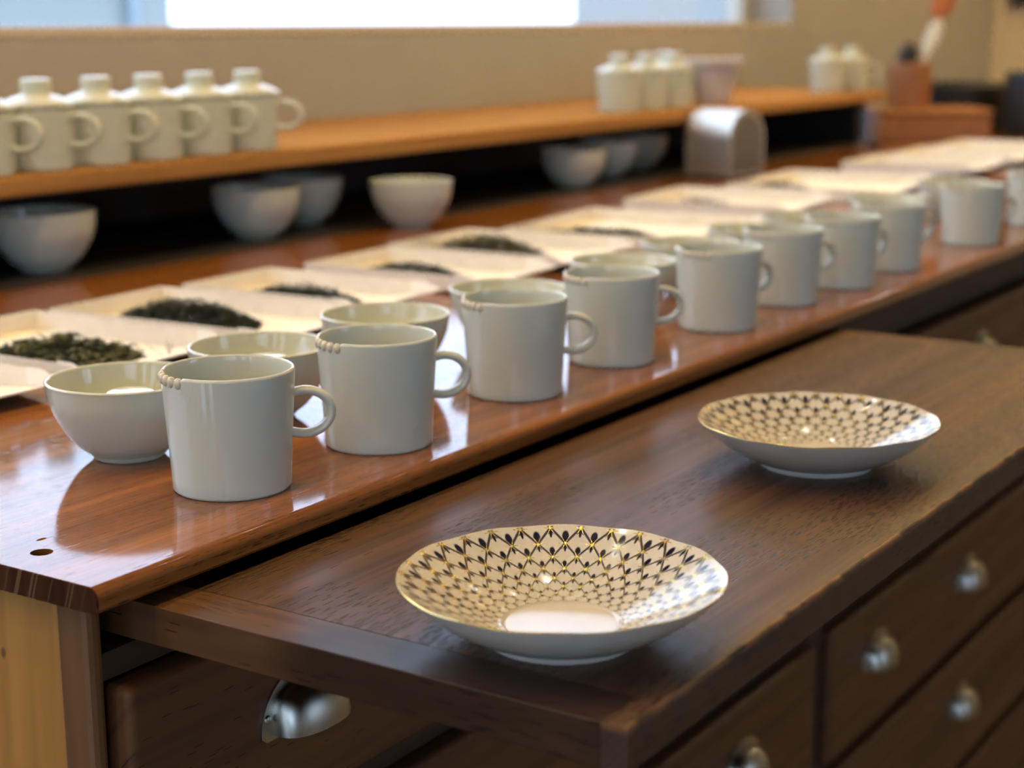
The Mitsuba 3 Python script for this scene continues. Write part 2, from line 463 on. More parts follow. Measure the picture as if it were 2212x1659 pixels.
# outdoors, seen in the strip above the sill
struct('pavement', mikit.ply(box(-8, 30, YW + TH + 0.02, 24, -0.12, -0.02), PAVING))
h = thing('garden_shed', 'low pale blue shed outside the left end of the window', 'shed')
add('wall', mikit.ply(box(1.0, 6.963, 6.9, 9.0, -0.02, 1.42), HOUSE_A), h)
add('downpipe', mikit.ply(box(6.60, 6.66, 6.84, 6.9, -0.02, 1.42), mat('mat_pipe', lacquer(rgb(0.5, 0.6, 0.66), 0.3))), h)
add('roof', mikit.ply(box(0.9, 7.0, 6.8, 9.1, 1.42, 1.48), mat('mat_shed_roof', plaster((0.3, 0.34, 0.37), 4.0))), h)
h = thing('blue_house', 'blue grey building outside the right end of the window', 'building')
add('wall', mikit.ply(box(18.1, 30.0, 8.9, 11.0, -0.02, 2.6), HOUSE_B), h)
add('window', mikit.ply(box(18.25, 18.9, 8.84, 8.9, 0.9, 2.0), mat('mat_house_window', lacquer(rgb(0.06, 0.10, 0.15), 0.1))), h)

# ------------------------------------------------------------------ lamps (out of view, over the counter, plus an added fill globe)
LAMP_X = [-0.9, -0.35, 0.15, 0.65, 1.2, 1.75, 2.35, 2.9, 3.4, 3.9, 4.4, 4.85]
can = lathe([(0, 0.09), (0.030, 0.09), (0.034, 0.085), (0.034, 0.0), (0.030, 0.0), (0.030, 0.02), (0, 0.02)], 24)
can_d = mikit.ply(can, WHITE_PLASTIC, smooth=40)
bulb_d = mikit.ply(lathe([(0, -0.004), (0.024, -0.004), (0.024, 0.0), (0, 0.0)], 20), WHITE_PLASTIC)
for ly, off, lab in ((0.60, 0.0, 'white track of small warm spots above the row of mugs'), (1.00, 0.24, 'white track of small warm spots above the card trays')):
    k = thing('spot_track', lab, 'spotlight track')
    add('rail', mikit.ply(box(-1.1, 5.1, ly - 0.015, ly + 0.015, 2.30, 2.33), WHITE_PLASTIC), k)
    for x in (0.3, 2.2, 4.1):
        add('hanger', mikit.ply(box(x, x + 0.012, ly - 0.006, ly + 0.006, 2.33, HC), WHITE_PLASTIC), k)
    for x in LAMP_X:
        c = add('lamp_head', can_d, k, at(x + off, ly, 2.20))
        add('bulb', {**bulb_d, 'emitter': {'type': 'area', 'radiance': rgb(*LAMP_WARM)}}, c, at(x + off, ly, 2.219))

k = thing('added_fill_lamp', 'added warm fill globe out of view, brightening the end wall', 'lamp')
globe = trimesh.creation.icosphere(3, 0.06)  # glowing globe added out of view to brighten the end wall
add('globe', {**mikit.ply(globe, WHITE_PLASTIC, smooth=True), 'emitter': {'type': 'area', 'radiance': rgb(230.0, 165.0, 85.0)}}, k, at(4.15, 0.35, 1.95))
add('cord', mikit.ply(trimesh.creation.cylinder(0.003, HC - 2.012, sections=10).apply_translation((0, 0, (HC + 2.012) / 2)), BLACK), k, at(4.15, 0.35, 0))

# ------------------------------------------------------------------ counter, cabinet, pull-out board
CX0, CX1, CYF, CYB, CT = 0.500, 5.20, 0.5595, 1.290, 0.0128
prof = [(CYB, -CT), (CYB, 0.0)] + [(CYF + 0.0060 + 0.0060 * math.cos(t), -0.0060 + 0.0060 * math.sin(t)) for t in np.radians(np.linspace(90, 180, 9))] + [(CYF, -CT + 0.002), (CYF + 0.002, -CT)]
cs = m3.CrossSection([np.array(prof)[::-1].tolist()] if Polygon(prof).exterior.is_ccw is False else [np.array(prof).tolist()])
body = m3.Manifold.extrude(cs, CX1 - CX0).transform(np.array([[0, 0, 1, CX0], [1, 0, 0, 0], [0, 1, 0, 0]], float))
hole = m3.Manifold.cylinder(0.03, 0.0056, 0.0056, 32).translate((0.5231, 0.6238, -0.02))
nick = m3.Manifold.sphere(0.0016, 16).scale((2.0, 1, 0.5)).translate((0.5375, 0.6403, 0.0))
body = (body - hole - nick).translate((0, 0, ZT))
ct = thing('counter_top', 'long glossy red-brown wooden counter top carrying the row of mugs', 'counter top')
add('slab', mikit.ply(tm(body), COUNTER, smooth=32), ct)
ends = prism([(y, z + ZT) for y, z in prof], CX0 - 0.0012, CX0 + 0.0002)
labels[add('end_face', mikit.ply(ends, END_GRAIN), ct)] = {'label': 'dark scratched end grain'}

cab = thing('cabinet', 'dark wooden drawer cabinet under the counter with metal cup handles', 'cabinet')
CF = 0.575
zt = ZT - CT
add('side_panel', mikit.ply(rbox(0.509, 0.524, 0.5985, 1.27, 0.0, zt, 0.002), PINE), cab)
labels[cab + '__side_panel'] = {'label': 'pale yellow wooden side panel'}
add('corner_post', mikit.ply(rbox(0.5065, 0.5165, CF + 0.001, 0.5980, 0.0, zt, 0.0035), POST), cab)
add('carcass', mikit.ply(box(0.5245, 5.15, CF + 0.032, 1.27, 0.08, zt - 0.045), CARCASS), cab)
add('plinth', mikit.ply(box(0.53, 5.15, CF + 0.06, 1.25, 0.0, 0.08), CARCASS), cab)
PX0, PX1, PYF, PYB = 0.5345, 1.397, 0.298, 0.5600
add('top_rail', mikit.ply(box(1.402, 5.15, CF + 0.012, CF + 0.032, ZT - 0.056, zt), CARCASS), cab)
add('top_rail', mikit.ply(box(0.517, 1.402, CF + 0.004, CF + 0.032, ZT - 0.056, ZT - 0.042), CARCASS), cab)
ROWS = [(0.058, 0.172), (0.188, 0.300), (0.316, 0.456), (0.470, 0.618), (0.632, 0.78)]
COLS = [(0.5195, 1.377), (1.409, 2.150), (2.172, 2.90)]
PULLS = [(0.648, 1.217), (1.530, 1.815), (2.30, 2.72)]
for r0, r1 in zip(ROWS[:-1], ROWS[1:]):
    add('rail', mikit.ply(box(0.517, 5.15, CF + 0.004, CF + 0.032, ZT - r1[0], ZT - r0[1]), CARCASS), cab)
for c0, c1 in zip(COLS[:-1], COLS[1:]):
    add('stile', mikit.ply(rbox(c0[1], c1[0], CF - 0.004 + 0.0045, CF + 0.032, 0.08, ZT - 0.056, 0.003), CARCASS), cab)


def cup_pull():
    """plate and half-round hood of a bin handle, centred on its plate, opening downward; y = 0 is the drawer face"""
    W, H = 0.036, 0.032
    pl = [(-W, -0.006)] + [(W * math.cos(t), -0.004 + H * math.sin(t)) for t in np.radians(np.linspace(180, 0, 25))] + [(W, -0.006), (W - 0.004, -0.009), (-W + 0.004, -0.009)]
    plate = prism(pl, -0.0014, 0.0, 'y')
    a, d, hh = 0.0275, 0.021, 0.027
    nu, nv = 28, 14
    rows = []
    for s in (1.0, 0.93):
        g = []
        for i in range(nu + 1):
            u = math.pi * i / nu
            for j in range(nv + 1):
                v = math.pi / 2 * j / nv
                x = a * s * math.cos(u)
                rr = math.sin(u) ** 0.55
                g.append((x, -d * s * rr * math.cos(v) ** 0.8, -0.006 + hh * s * rr * math.sin(v)))
        rows.append(np.array(g))
    v = np.vstack(rows)
    n1 = (nu + 1) * (nv + 1)
    f = []
    for i in range(nu):
        for j in range(nv):
            p = i * (nv + 1) + j
            q = p + nv + 1
            f += [(p, q, q + 1), (p, q + 1, p + 1), (n1 + p, n1 + q + 1, n1 + q), (n1 + p, n1 + p + 1, n1 + q + 1)]
        p, q = i * (nv + 1), (i + 1) * (nv + 1)
        f += [(p, n1 + p, n1 + q), (p, n1 + q, q)]
    hood = trimesh.Trimesh(v, np.array(f), process=False)
    scr = trimesh.util.concatenate([trimesh.creation.icosphere(2, 0.0026).apply_transform(np.diag([1, 0.5, 1, 1])).apply_translation((s * 0.0310, -0.0016, 0.004)) for s in (-1, 1)])
    return plate, hood, scr


plate, hood, screws = cup_pull()
pull = mikit.ply(trimesh.util.concatenate([plate, hood, screws]), NICKEL, smooth=40)
for ri, (r0, r1) in enumerate(ROWS):
    for ci, (c0, c1) in enumerate(COLS):
        d = add('drawer', mikit.ply(rbox(c0 + 0.002, c1 - 0.002, CF - 0.009, CF + 0.012, ZT - r1 + 0.0015, ZT - r0 - 0.0015, 0.005, 3), DRAWER, smooth=40), cab)
        for hx in PULLS[ci]:
            labels[add('handle', pull, d, at(hx, CF - 0.0090, ZT - (r0 + r1) / 2 + (0.0015 if ri == 0 else 0.008)))] = {'label': 'nickel cup handle'}

BT = ZT - 0.0190
bd = thing('pull_out_board', 'dark worn wooden board pulled out from under the counter, carrying two patterned saucers', 'board')
add('panel', mikit.ply(box(PX0 + 0.030, PX1 - 0.026, PYF + 0.0130, PYB, BT - 0.0190, BT), BOARD), bd)
add('end_batten', mikit.ply(rbox(PX0, PX0 + 0.0300, PYF + 0.0132, 0.640, BT - 0.0200, BT, 0.0006), BOARD_END, smooth=40), bd)
add('end_batten', mikit.ply(rbox(PX1 - 0.0257, PX1, PYF + 0.0132, 0.640, BT - 0.0190, BT, 0.002), BOARD_END, smooth=40), bd)
# front lip with a worn, wavy upper edge
nx = 260
xs = np.linspace(PX0, PX1, nx)
rnd = np.random.RandomState(4)
wav = np.convolve(rnd.rand(nx + 20), np.ones(4) / 4, 'same')[10:-10] - 0.5
wav2 = np.convolve(rnd.rand(nx + 40), np.ones(21) / 21, 'same')[20:-20] - 0.5
sec = [(0.0130, 0.0), (0.0030, 0.0), (0.0012, -0.0009), (0.0002, -0.003), (0.0, -0.0175), (0.0012, -0.0195), (0.0130, -0.0195)]
v = []
for i, x in enumerate(xs):
    for j, (y, z) in enumerate(sec):
        e = (0.0022 * wav[i] + 0.0016 * wav2[i]) if j in (1, 2, 3) else (0.001 * wav2[i] if j in (4, 5) else 0)
        v.append((x, PYF + y + e, BT + z - (0.0006 * abs(wav[i]) if j == 2 else 0)))
n = len(sec)
f = []
for i in range(nx - 1):
    for j in range(n):
        p, q = i * n + j, i * n + (j + 1) % n
        f += [(p, p + n, q + n), (p, q + n, q)]
for j in range(1, n - 1):
    f += [(0, j, j + 1), ((nx - 1) * n, (nx - 1) * n + j + 1, (nx - 1) * n + j)]
lip = trimesh.Trimesh(np.array(v), np.array(f), process=False)
if lip.volume < 0:
    lip.invert()
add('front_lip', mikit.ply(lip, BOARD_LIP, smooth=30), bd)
add('runner', mikit.ply(box(PX0 + 0.031, PX0 + 0.05, PYB + 0.001, 0.60, BT - 0.018, BT - 0.004), CARCASS), bd)

# ------------------------------------------------------------------ saucers
def saucer_mesh():
    inner = spline([(0.0285, 0.0072), (0.036, 0.0098), (0.046, 0.0142), (0.056, 0.0193), (0.065, 0.0242), (0.0715, 0.0281), (0.0746, 0.0299)], 7)
    outer = spline([(0.0750, 0.0294), (0.0725, 0.0264), (0.0660, 0.0200), (0.057, 0.0132), (0.047, 0.0074), (0.0405, 0.0044), (0.0372, 0.0036)], 6)
    p = [(0, 0.0062), (0.0255, 0.0062), (0.0266, 0.0066), (0.0274, 0.0074), (0.0281, 0.0074)] + inner + outer + \
        [(0.0366, 0.0030), (0.0362, 0.0012), (0.0352, 0.0), (0.0338, 0.0), (0.0330, 0.0012), (0.0326, 0.0028), (0, 0.0030)]

    def wob(r, z, t):
        k = max(0.0, (r - 0.045) / 0.03) ** 2
        return r * (1 + 0.0022 * k * math.cos(12 * t)), z + 0.0003 * k * math.cos(12 * t + 0.6)
    return lathe(p, 144, wob)


sm = mikit.ply(saucer_mesh(), None, smooth=50)
for i, (x, y, lab) in enumerate(((0.6068, 0.374, 'patterned porcelain saucer with cobalt net and gold stars, nearest the board corner'),
                                 (0.949, 0.396, 'patterned porcelain saucer with cobalt net and gold stars, farther along the board'))):
    scene[f'mat_saucer_{("near", "far")[i]}'] = net(x, y)
    k = key('saucer')
    scene[k] = {**sm, 'bsdf': {'type': 'ref', 'id': f'mat_saucer_{("near", "far")[i]}'}, 'to_world': at(x, y, BT, 3.0 + 2 * i)}
    labels[k] = {'label': lab, 'category': 'saucer', 'group': 'patterned saucers on the board'}

# ------------------------------------------------------------------ tasting mugs
RT, RB, MH = 0.0370, 0.0330, 0.0688
TEETH_AT = math.radians(198)


def mug_body():
    p = [(0, 0.0012), (RB - 0.004, 0.0012), (RB - 0.003, 0.0), (RB - 0.0012, 0.0003), (RB, 0.0018)]
    p += [(RB + (RT - RB) * t ** 1.15, 0.0018 + (MH - 0.0036) * t) for t in np.linspace(0.08, 1, 12)]
    p += [(RT - 0.0002, MH - 0.0009), (RT - 0.0009, MH - 0.0001), (RT - 0.0017, MH), (RT - 0.0025, MH - 0.0010)]
    p += [(RB - 0.0026 + (RT - RB) * t ** 1.15, 0.006 + (MH - 0.009) * t) for t in np.linspace(0.98, 0.1, 10)]
    p += [(RB - 0.0045, 0.0062), (RB - 0.009, 0.0045), (0, 0.0042)]

    def wob(r, z, t):
        d = abs((t - TEETH_AT + math.pi) % (2 * math.pi) - math.pi)
        if z > MH - 0.006 and d < 0.40:
            z -= 0.0030 * min(1.0, (0.40 - d) / 0.03) * (z - (MH - 0.006)) / 0.006
        return r, z
    return lathe(p, 160, wob)


def mug_handle():
    pts = []
    for t in np.radians(np.linspace(112, -112, 33)):
        pts.append((RT - 0.0045 + 0.0095 + 0.0150 * math.cos(t), 0.0, 0.0405 + 0.0125 * math.sin(t)))
    pts[0] = (RT - 0.0022, 0, pts[0][2] - 0.0006)
    pts[-1] = (RT - 0.0030, 0, pts[-1][2] + 0.0006)
    return tube(pts, 0.0045, 0.0027, (0, 1, 0), 16)


def teeth_mesh():
    out = []
    for a in np.linspace(-0.33, 0.33, 5):
        b = trimesh.creation.icosphere(2, 1.0)
        b.apply_transform(np.diag([0.0022, 0.0029, 0.0032, 1]))
        b.apply_translation((RT - 0.0008, 0, MH - 0.0034))
        b.apply_transform(trimesh.transformations.rotation_matrix(TEETH_AT + a, (0, 0, 1)))
        out.append(b)
    return trimesh.util.concatenate(out)


mb, mh_, mt = mikit.ply(mug_body(), PORCELAIN, smooth=50), mikit.ply(mug_handle(), PORCELAIN, smooth=60), mikit.ply(teeth_mesh(), TEETH, smooth=True)
HANDLE = -41
MUGS = [(0.6623, 0.6256), (0.7846, 0.6166), (0.9486, 0.6233), (1.0830, 0.6232), (1.2550, 0.6180), (1.401, 0.6250), (1.521, 0.6165), (1.654, 0.6185), (1.898, 0.6110), (2.116, 0.5990)]
ORD = ['first', 'second', 'third', 'fourth', 'fifth', 'sixth', 'seventh', 'eighth', 'ninth', 'tenth']
for i, (x, y) in enumerate(MUGS):
    lab = ('white porcelain tasting mug with toothed rim, nearest the counter corner' if i == 0 else
           f'white porcelain tasting mug, {ORD[i]} in the counter row from the near corner')
    k = thing('tasting_mug', lab, 'mug', 'tasting mugs along the counter edge')
    rz = HANDLE + (0, 2, -3, 1, 17, 10, 15, 11, 2, 6)[i]
    add('body', mb, k, at(x, y, ZT, rz))
    add('handle', mh_, k, at(x, y, ZT, rz))
    labels[add('teeth', mt, k, at(x, y, ZT, rz))] = {'label': 'small cream pouring teeth on the rim'}


# ------------------------------------------------------------------ bowls
def bowl_mesh(R=0.0475, H=0.050, B=0.0215):
    outer = spline([(B + 0.0012, 0.0030), (B + 0.0095, 0.0100), (0.0385, 0.0205), (0.0448, 0.0340), (R - 0.0006, H - 0.003), (R, H - 0.0009)], 6)
    inner = spline([(R - 0.0025, H - 0.0010), (R - 0.0031, H - 0.004), (0.0415, 0.0345), (0.0350, 0.0220), (0.0240, 0.0110), (0.012, 0.0070), (0.0, 0.0062)], 6)
    p = [(0, 0.0016), (B - 0.004, 0.0016), (B - 0.003, 0.0), (B - 0.0008, 0.0002), (B, 0.0012)] + outer + [(R - 0.0005, H - 0.0002), (R - 0.0013, H), (R - 0.0020, H - 0.0003)] + inner
    return lathe(p, 112)


bw = mikit.ply(bowl_mesh(0.0475, 0.0488), PORCELAIN_B, smooth=50)
BOWLS = [(0.6797, 0.7252), (0.8000, 0.7262), (0.9390, 0.7300), (1.0850, 0.7190), (1.2670, 0.7180), (1.405, 0.722), (1.535, 0.718), (1.668, 0.720), (1.905, 0.716), (2.13, 0.712)]
for i, (x, y) in enumerate(BOWLS):
    lab = ('white porcelain bowl behind the mug nearest the counter corner, holding a lid' if i == 0 else
           'white porcelain bowl behind the second mug, holding a lid' if i == 1 else
           f'white porcelain tasting bowl behind the {ORD[i]} mug from the near corner')
    k = thing('tasting_bowl', lab, 'bowl', 'tasting bowls behind the mugs')
    scene[k] = {**bw, 'to_world': at(x, y, ZT)}
lid = lathe([(0, 0.0), (0.0300, 0.0), (0.0318, 0.0004), (0.0322, 0.0016), (0.0300, 0.0036), (0.024, 0.0066), (0.0175, 0.0088), (0.0135, 0.0100), (0.0125, 0.0118), (0.0130, 0.0180), (0.0146, 0.0204), (0.0146, 0.0222), (0.0136, 0.0236), (0.010, 0.0242), (0, 0.0243)], 72)
lid_d = mikit.ply(lid, PORCELAIN, smooth=45)
for i, (x, y, z, lab) in enumerate(((0.6795, 0.7217, 0.0166, 'white lid with round knob lying inside the nearest bowl'), (0.8025, 0.7237, 0.0166, 'white lid with round knob lying inside the second bowl'))):
    k = thing('lid', lab, 'lid', 'lids lying in the bowls')
    scene[k] = {**lid_d, 'to_world': at(x, y, ZT + z)}

# ------------------------------------------------------------------ back shelf over a dark rack
SY0, SZT, SZB = 1.295, ZT + 0.109, ZT + 0.0885
sh = thing('back_shelf', 'long warm brown shelf under the window over a dark recess', 'shelf')
add('shelf_board', mikit.ply(rbox(-0.8, 3.42, SY0, YW - 0.001, SZB, SZT, 0.003), SHELF, smooth=40), sh)
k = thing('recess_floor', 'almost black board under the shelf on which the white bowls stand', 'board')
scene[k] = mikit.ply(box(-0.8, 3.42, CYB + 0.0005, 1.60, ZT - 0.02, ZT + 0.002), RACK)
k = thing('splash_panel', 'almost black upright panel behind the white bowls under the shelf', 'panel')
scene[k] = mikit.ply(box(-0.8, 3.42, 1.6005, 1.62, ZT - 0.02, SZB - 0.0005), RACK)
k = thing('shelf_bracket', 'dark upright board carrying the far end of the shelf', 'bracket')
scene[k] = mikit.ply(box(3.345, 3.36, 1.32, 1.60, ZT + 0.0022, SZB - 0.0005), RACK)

lm = mikit.ply(lathe([(0, 0.0012), (RB - 0.004, 0.0012), (RB - 0.003, 0.0), (RB, 0.0018)] + [(RB + (RT - 0.0015 - RB) * t, 0.0018 + 0.0602 * t) for t in np.linspace(0.1, 1, 6)] +
                     [(RT - 0.003, 0.0629), (RT - 0.005, 0.0619), (RB - 0.003, 0.008), (RB - 0.010, 0.005), (0, 0.0048)], 72), PORCELAIN_B, smooth=50)
lm_lid = mikit.ply(lathe([(0, 0.0), (0.0345, 0.0), (0.0366, 0.0006), (0.0372, 0.0026), (0.0360, 0.0046), (0.030, 0.0082), (0.022, 0.0112), (0.0168, 0.0126), (0.0158, 0.0134), (0.0154, 0.0160), (0.0156, 0.0240), (0.0156, 0.0262), (0.0146, 0.0282), (0.010, 0.0290), (0, 0.0291)], 72), PORCELAIN_B, smooth=45)
big = [(RT - 0.0040 + 0.0105 + 0.0195 * math.cos(t), 0.0, 0.0400 + 0.0148 * math.sin(t)) for t in np.radians(np.linspace(125, -125, 33))]
big[0], big[-1] = (RT - 0.0028, 0, big[0][2]), (RT - 0.0040, 0, big[-1][2])
lm_h = mikit.ply(tube(big, 0.0050, 0.0034, (0, 1, 0), 16), PORCELAIN_B, smooth=60)


def lidded(x, y, rz, lab, group):
    k = thing('lidded_mug', lab, 'mug', group)
    add('body', lm, k, at(x, y, SZT, rz))
    add('handle', lm_h, k, at(x, y, SZT, rz))
    add('lid', lm_lid, k, at(x, y, SZT + 0.0630))


LX = [1.078, 1.153, 1.233, 1.309, 1.388, 1.467]
LN = ['lidded white mug cut off by the left edge of the picture', 'lidded white mug on the shelf, fifth from the right end of the left row', 'lidded white mug on the shelf, in the middle of the left row of five whole mugs, one place to the left',
      'lidded white mug on the shelf, third from the right end of the left row', 'lidded white mug on the shelf, second from the right end of the left row', 'lidded white mug at the right end of the left row, its handle against the wall']
LN[2] = 'lidded white mug on the shelf, fourth from the right end of the left row'
for x, lab in zip(LX, LN):
    lidded(x, 1.336, -62, lab, 'lidded mugs in the left row on the shelf')
for x, lab in zip((2.383, 2.469, 2.559, 2.637), ('lidded white mug at the left end of the middle group on the shelf', 'lidded white mug, second of the middle group on the shelf', 'lidded white mug, third of the middle group on the shelf', 'lidded white mug half hidden behind the flared cup')):
    lidded(x, 1.360 - 0.03 * (x - 2.383) + (0.06 if x > 2.6 else 0), 60, lab, 'lidded mugs in the middle group on the shelf')
for x, y, lab in ((3.245, 1.360, 'lidded white mug on the far shelf end, left of the two'), (3.327, 1.342, 'lidded white mug on the far shelf end, right of the two')):
    lidded(x, y, -50, lab, 'lidded mugs at the far shelf end')
k = thing('flared_cup', 'tall flared white cup with wide rim beside the lidded mugs on the shelf', 'cup')
scene[k] = {**mikit.ply(lathe([(0, 0.0), (0.028, 0.0), (0.030, 0.002), (0.044, 0.066), (0.054, 0.068), (0.057, 0.078), (0.056, 0.080), (0.051, 0.078), (0.041, 0.068), (0.027, 0.006), (0, 0.006)], 64), mat('mat_flared', lacquer(rgb(0.78, 0.73, 0.69), 0.2)), smooth=40), 'to_world': at(2.705, 1.352, SZT)}

bw2 = mikit.ply(bowl_mesh(0.0480, 0.0545, 0.0215), PORCELAIN, smooth=50)
for x, y, s, lab in ((1.167, 1.355, 1.16, 'white bowl in the dark recess, farthest left under the shelf'), (1.490, 1.350, 1.12, 'white bowl in the dark recess, left of a touching pair'),
                     (1.628, 1.395, 1.10, 'white bowl in the dark recess, right of a touching pair'), (1.683, 1.262, 1.10, 'brightly lit white bowl in front of the recess'),
                     (2.214, 1.345, 1.08, 'white bowl in the dark recess, left of the far three'), (2.405, 1.395, 1.08, 'white bowl in the dark recess, middle of the far three'), (2.556, 1.420, 1.08, 'white bowl in the dark recess, next to the rounded metal box')):
    k = thing('recess_bowl', lab, 'bowl', 'bowls under the shelf')
    scene[k] = {**bw2, 'to_world': at(x, y, ZT + (0.002 if y > 1.30 else 0.0)).scale(s)}

# rounded metal box
k = thing('metal_box', 'grey metal box with rounded top, in front of the dark recess', 'metal box')
pts = [(-0.048, 0.003), (-0.048, 0.062)] + [(0.048 * math.cos(t), 0.064 + 0.046 * math.sin(t)) for t in np.radians(np.linspace(176, 4, 17))] + [(0.048, 0.062), (0.048, 0.003)]
shell = prism([(x, z) for x, z in pts], -0.045, 0.045, 'x')
inset = prism([(x * 0.86, 0.006 + z * 0.88) for x, z in pts], 0.045, 0.0465, 'x')
inset2 = prism([(x * 0.86, 0.006 + z * 0.88) for x, z in pts], -0.0465, -0.045, 'x')
M = at(2.515, 1.232, ZT + 0.002, -100)
add('shell', mikit.ply(shell, STEEL, smooth=30), k, M)
add('end_plate', mikit.ply(inset, mat('mat_end_plate', lacquer(rgb(0.26, 0.24, 0.20), 0.25))), k, M)
add('end_plate', mikit.ply(inset2, 'mat_end_plate'), k, M)
for a, b in ((-.03, -.04), (.03, -.04), (-.03, .04), (.03, .04)):
    add('foot', mikit.ply(box(a - .006, a + .006, b - .006, b + .006, -0.002, 0.003), BLACK), k, M)

# ------------------------------------------------------------------ sample trays of folded card
def tray(x, y, w, d, rot, lab, hgt=0.018):
    k = thing('sample_tray', lab, 'tray', 'card sample trays of tea')
    M = at(x, y, ZT, rot)      # local: x 0..-w to the left, y 0..-d toward the mugs, origin at the back right corner
    t = 0.0011
    ny = 9
    ys = np.linspace(0, -d - 0.022, ny)
    lift = lambda q: 0.0008 + 0.010 * max(0.0, (-q - d * 0.72) / (d * 0.28 + 0.022)) ** 2
    fl = prism([(q, lift(q)) for q in ys] + [(q, lift(q) + t) for q in ys[::-1]], -w + 0.001, -0.001)
    add('base', mikit.ply(fl, CARD), k, M)
    add('back_wall', mikit.ply(box(-w, 0, -t, 0, 0.0, hgt), CARD), k, M)
    side = [(-0.0012, 0.0), (-0.0012, hgt), (-d, hgt), (-d - 0.0225, lift(-d - 0.022) + 0.0022), (-d - 0.022, lift(-d - 0.022))] + [(q, lift(q)) for q in ys[::-1][1:]]
    for sx in (-w, -t):
        add('side_wall', mikit.ply(prism([(q, max(z, 0.0)) for q, z in side], sx, sx + t), CARD), k, M)
    fp = [(-d + 0.012, 0.006), (-d + 0.012, hgt + 0.0012), (-d - 0.003, hgt + 0.0012), (-d - 0.022, 0.0120), (-d - 0.018, 0.0100)]
    for sx in (-w + t + 0.0003, -t - 0.0012):
        labels[add('corner_flap', mikit.ply(prism(fp, sx, sx + 0.0009), CARD_LIT), k, M)] = {'label': 'folded corner flap coloured paler, as if turned to the lamps'}
    return M


TRAYS = [(0.765, 1.100, 0.140, 0.200, 0, 'white card tray nearest the left picture edge'),
         (0.932, 1.100, 0.150, 0.198, 1.5, 'white card tray of large green tea leaves, behind the first bowl'),
         (1.082, 1.102, 0.140, 0.215, 3.5, 'white card tray with a heap of dark tea, behind the second bowl'),
         (1.226, 1.098, 0.124, 0.185, 2.0, 'white card tray with dark fine tea behind the third bowl'),
         (1.406, 1.092, 0.138, 0.192, 2.0, 'white card tray with a low strip of dark tea behind the fourth bowl'),
         (1.591, 1.112, 0.166, 0.200, 3.0, 'white card tray with large loose tea leaves, behind the fourth mug'),
         (1.855, 1.099, 0.250, 0.235, 6.0, 'wide white card tray with scattered tea leaves behind the fifth mug'),
         (2.165, 1.135, 0.200, 0.215, 6.0, 'white card tray behind the sixth mug'),
         (2.510, 1.112, 0.290, 0.220, 5.0, 'wide white card tray with a small dark heap, in front of the metal box'),
         (2.890, 1.107, 0.200, 0.210, 3.0, 'white card tray before the wooden box, leftmost of the far three'),
         (3.110, 1.105, 0.200, 0.210, 3.0, 'white card tray before the wooden box, middle of the far three'),
         (3.332, 1.103, 0.200, 0.210, 3.0, 'white card tray farthest along the counter')]
for a in TRAYS:
    tray(*a)


def leaf_pile(name, cx, cy, rx, ry, rot, hmax, count, lmin, lmax, wid, m, label, seed, extra=()):
    rng = np.random.RandomState(seed)
    V, F = [], []
    cr, sr = math.cos(rot), math.sin(rot)
    for i in range(count + len(extra)):
        if i < count:
            rad, an = math.sqrt(rng.rand()), rng.rand() * 2 * math.pi
            u, w = rad * math.cos(an), rad * math.sin(an)
            px, py = cx + rx * u * cr - ry * w * sr, cy + rx * u * sr + ry * w * cr
            top = hmax * max(0.0, 1 - rad ** 2) * (0.7 + 0.6 * rng.rand())
            pz = 0.0035 + top * (0.30 + 0.70 * rng.rand() ** 0.6)
            L, yaw, pit = rng.uniform(lmin, lmax), rng.rand() * math.pi * 2, rng.normal(0, 0.22)
            wd = wid * rng.uniform(0.6, 1.2)
        else:
            px, py, pz, L, yaw, pit, wd = extra[i - count]
        pit = max(-0.25, min(pit, 1.2))
        d = np.array([math.cos(yaw) * math.cos(pit), math.sin(yaw) * math.cos(pit), math.sin(pit)])
        sd = np.array([-math.sin(yaw), math.cos(yaw), 0.0])
        up = np.cross(d, sd)
        c = np.array([px, py, ZT + pz])
        bend, twist = rng.normal(0, 0.16) * L, rng.uniform(-1.4, 1.4)
        b0 = len(V)
        for s, ww in ((-0.5, 0.25), (-0.2, 0.9), (0.15, 1.0), (0.5, 0.15)):
            q = c + d * L * s + (up * bend + sd * bend * 0.7) * (0.25 - s * s) * 2
            ct_, st_ = math.cos(twist * s), math.sin(twist * s)
            e1, e2 = sd * ct_ + up * st_, up * ct_ - sd * st_
            V += [q + e1 * wd * ww * 0.5, q + e2 * wd * ww * 0.28, q - e1 * wd * ww * 0.5, q - e2 * wd * ww * 0.28]
        for s in range(3):
            for j in range(4):
                p, q = b0 + s * 4 + j, b0 + s * 4 + (j + 1) % 4
                F += [(p, q, q + 4), (p, q + 4, p + 4)]
        F += [(b0, b0 + 2, b0 + 1), (b0, b0 + 3, b0 + 2), (b0 + 12, b0 + 13, b0 + 14), (b0 + 12, b0 + 14, b0 + 15)]
    V = np.array(V)
    V[:, 2] = np.maximum(V[:, 2], ZT + 0.0022)
    k = key(name)
    scene[k] = mikit.ply(trimesh.Trimesh(V, np.array(F), process=False), m)
    labels[k] = {'label': label, 'category': 'tea leaves', 'kind': 'stuff'}


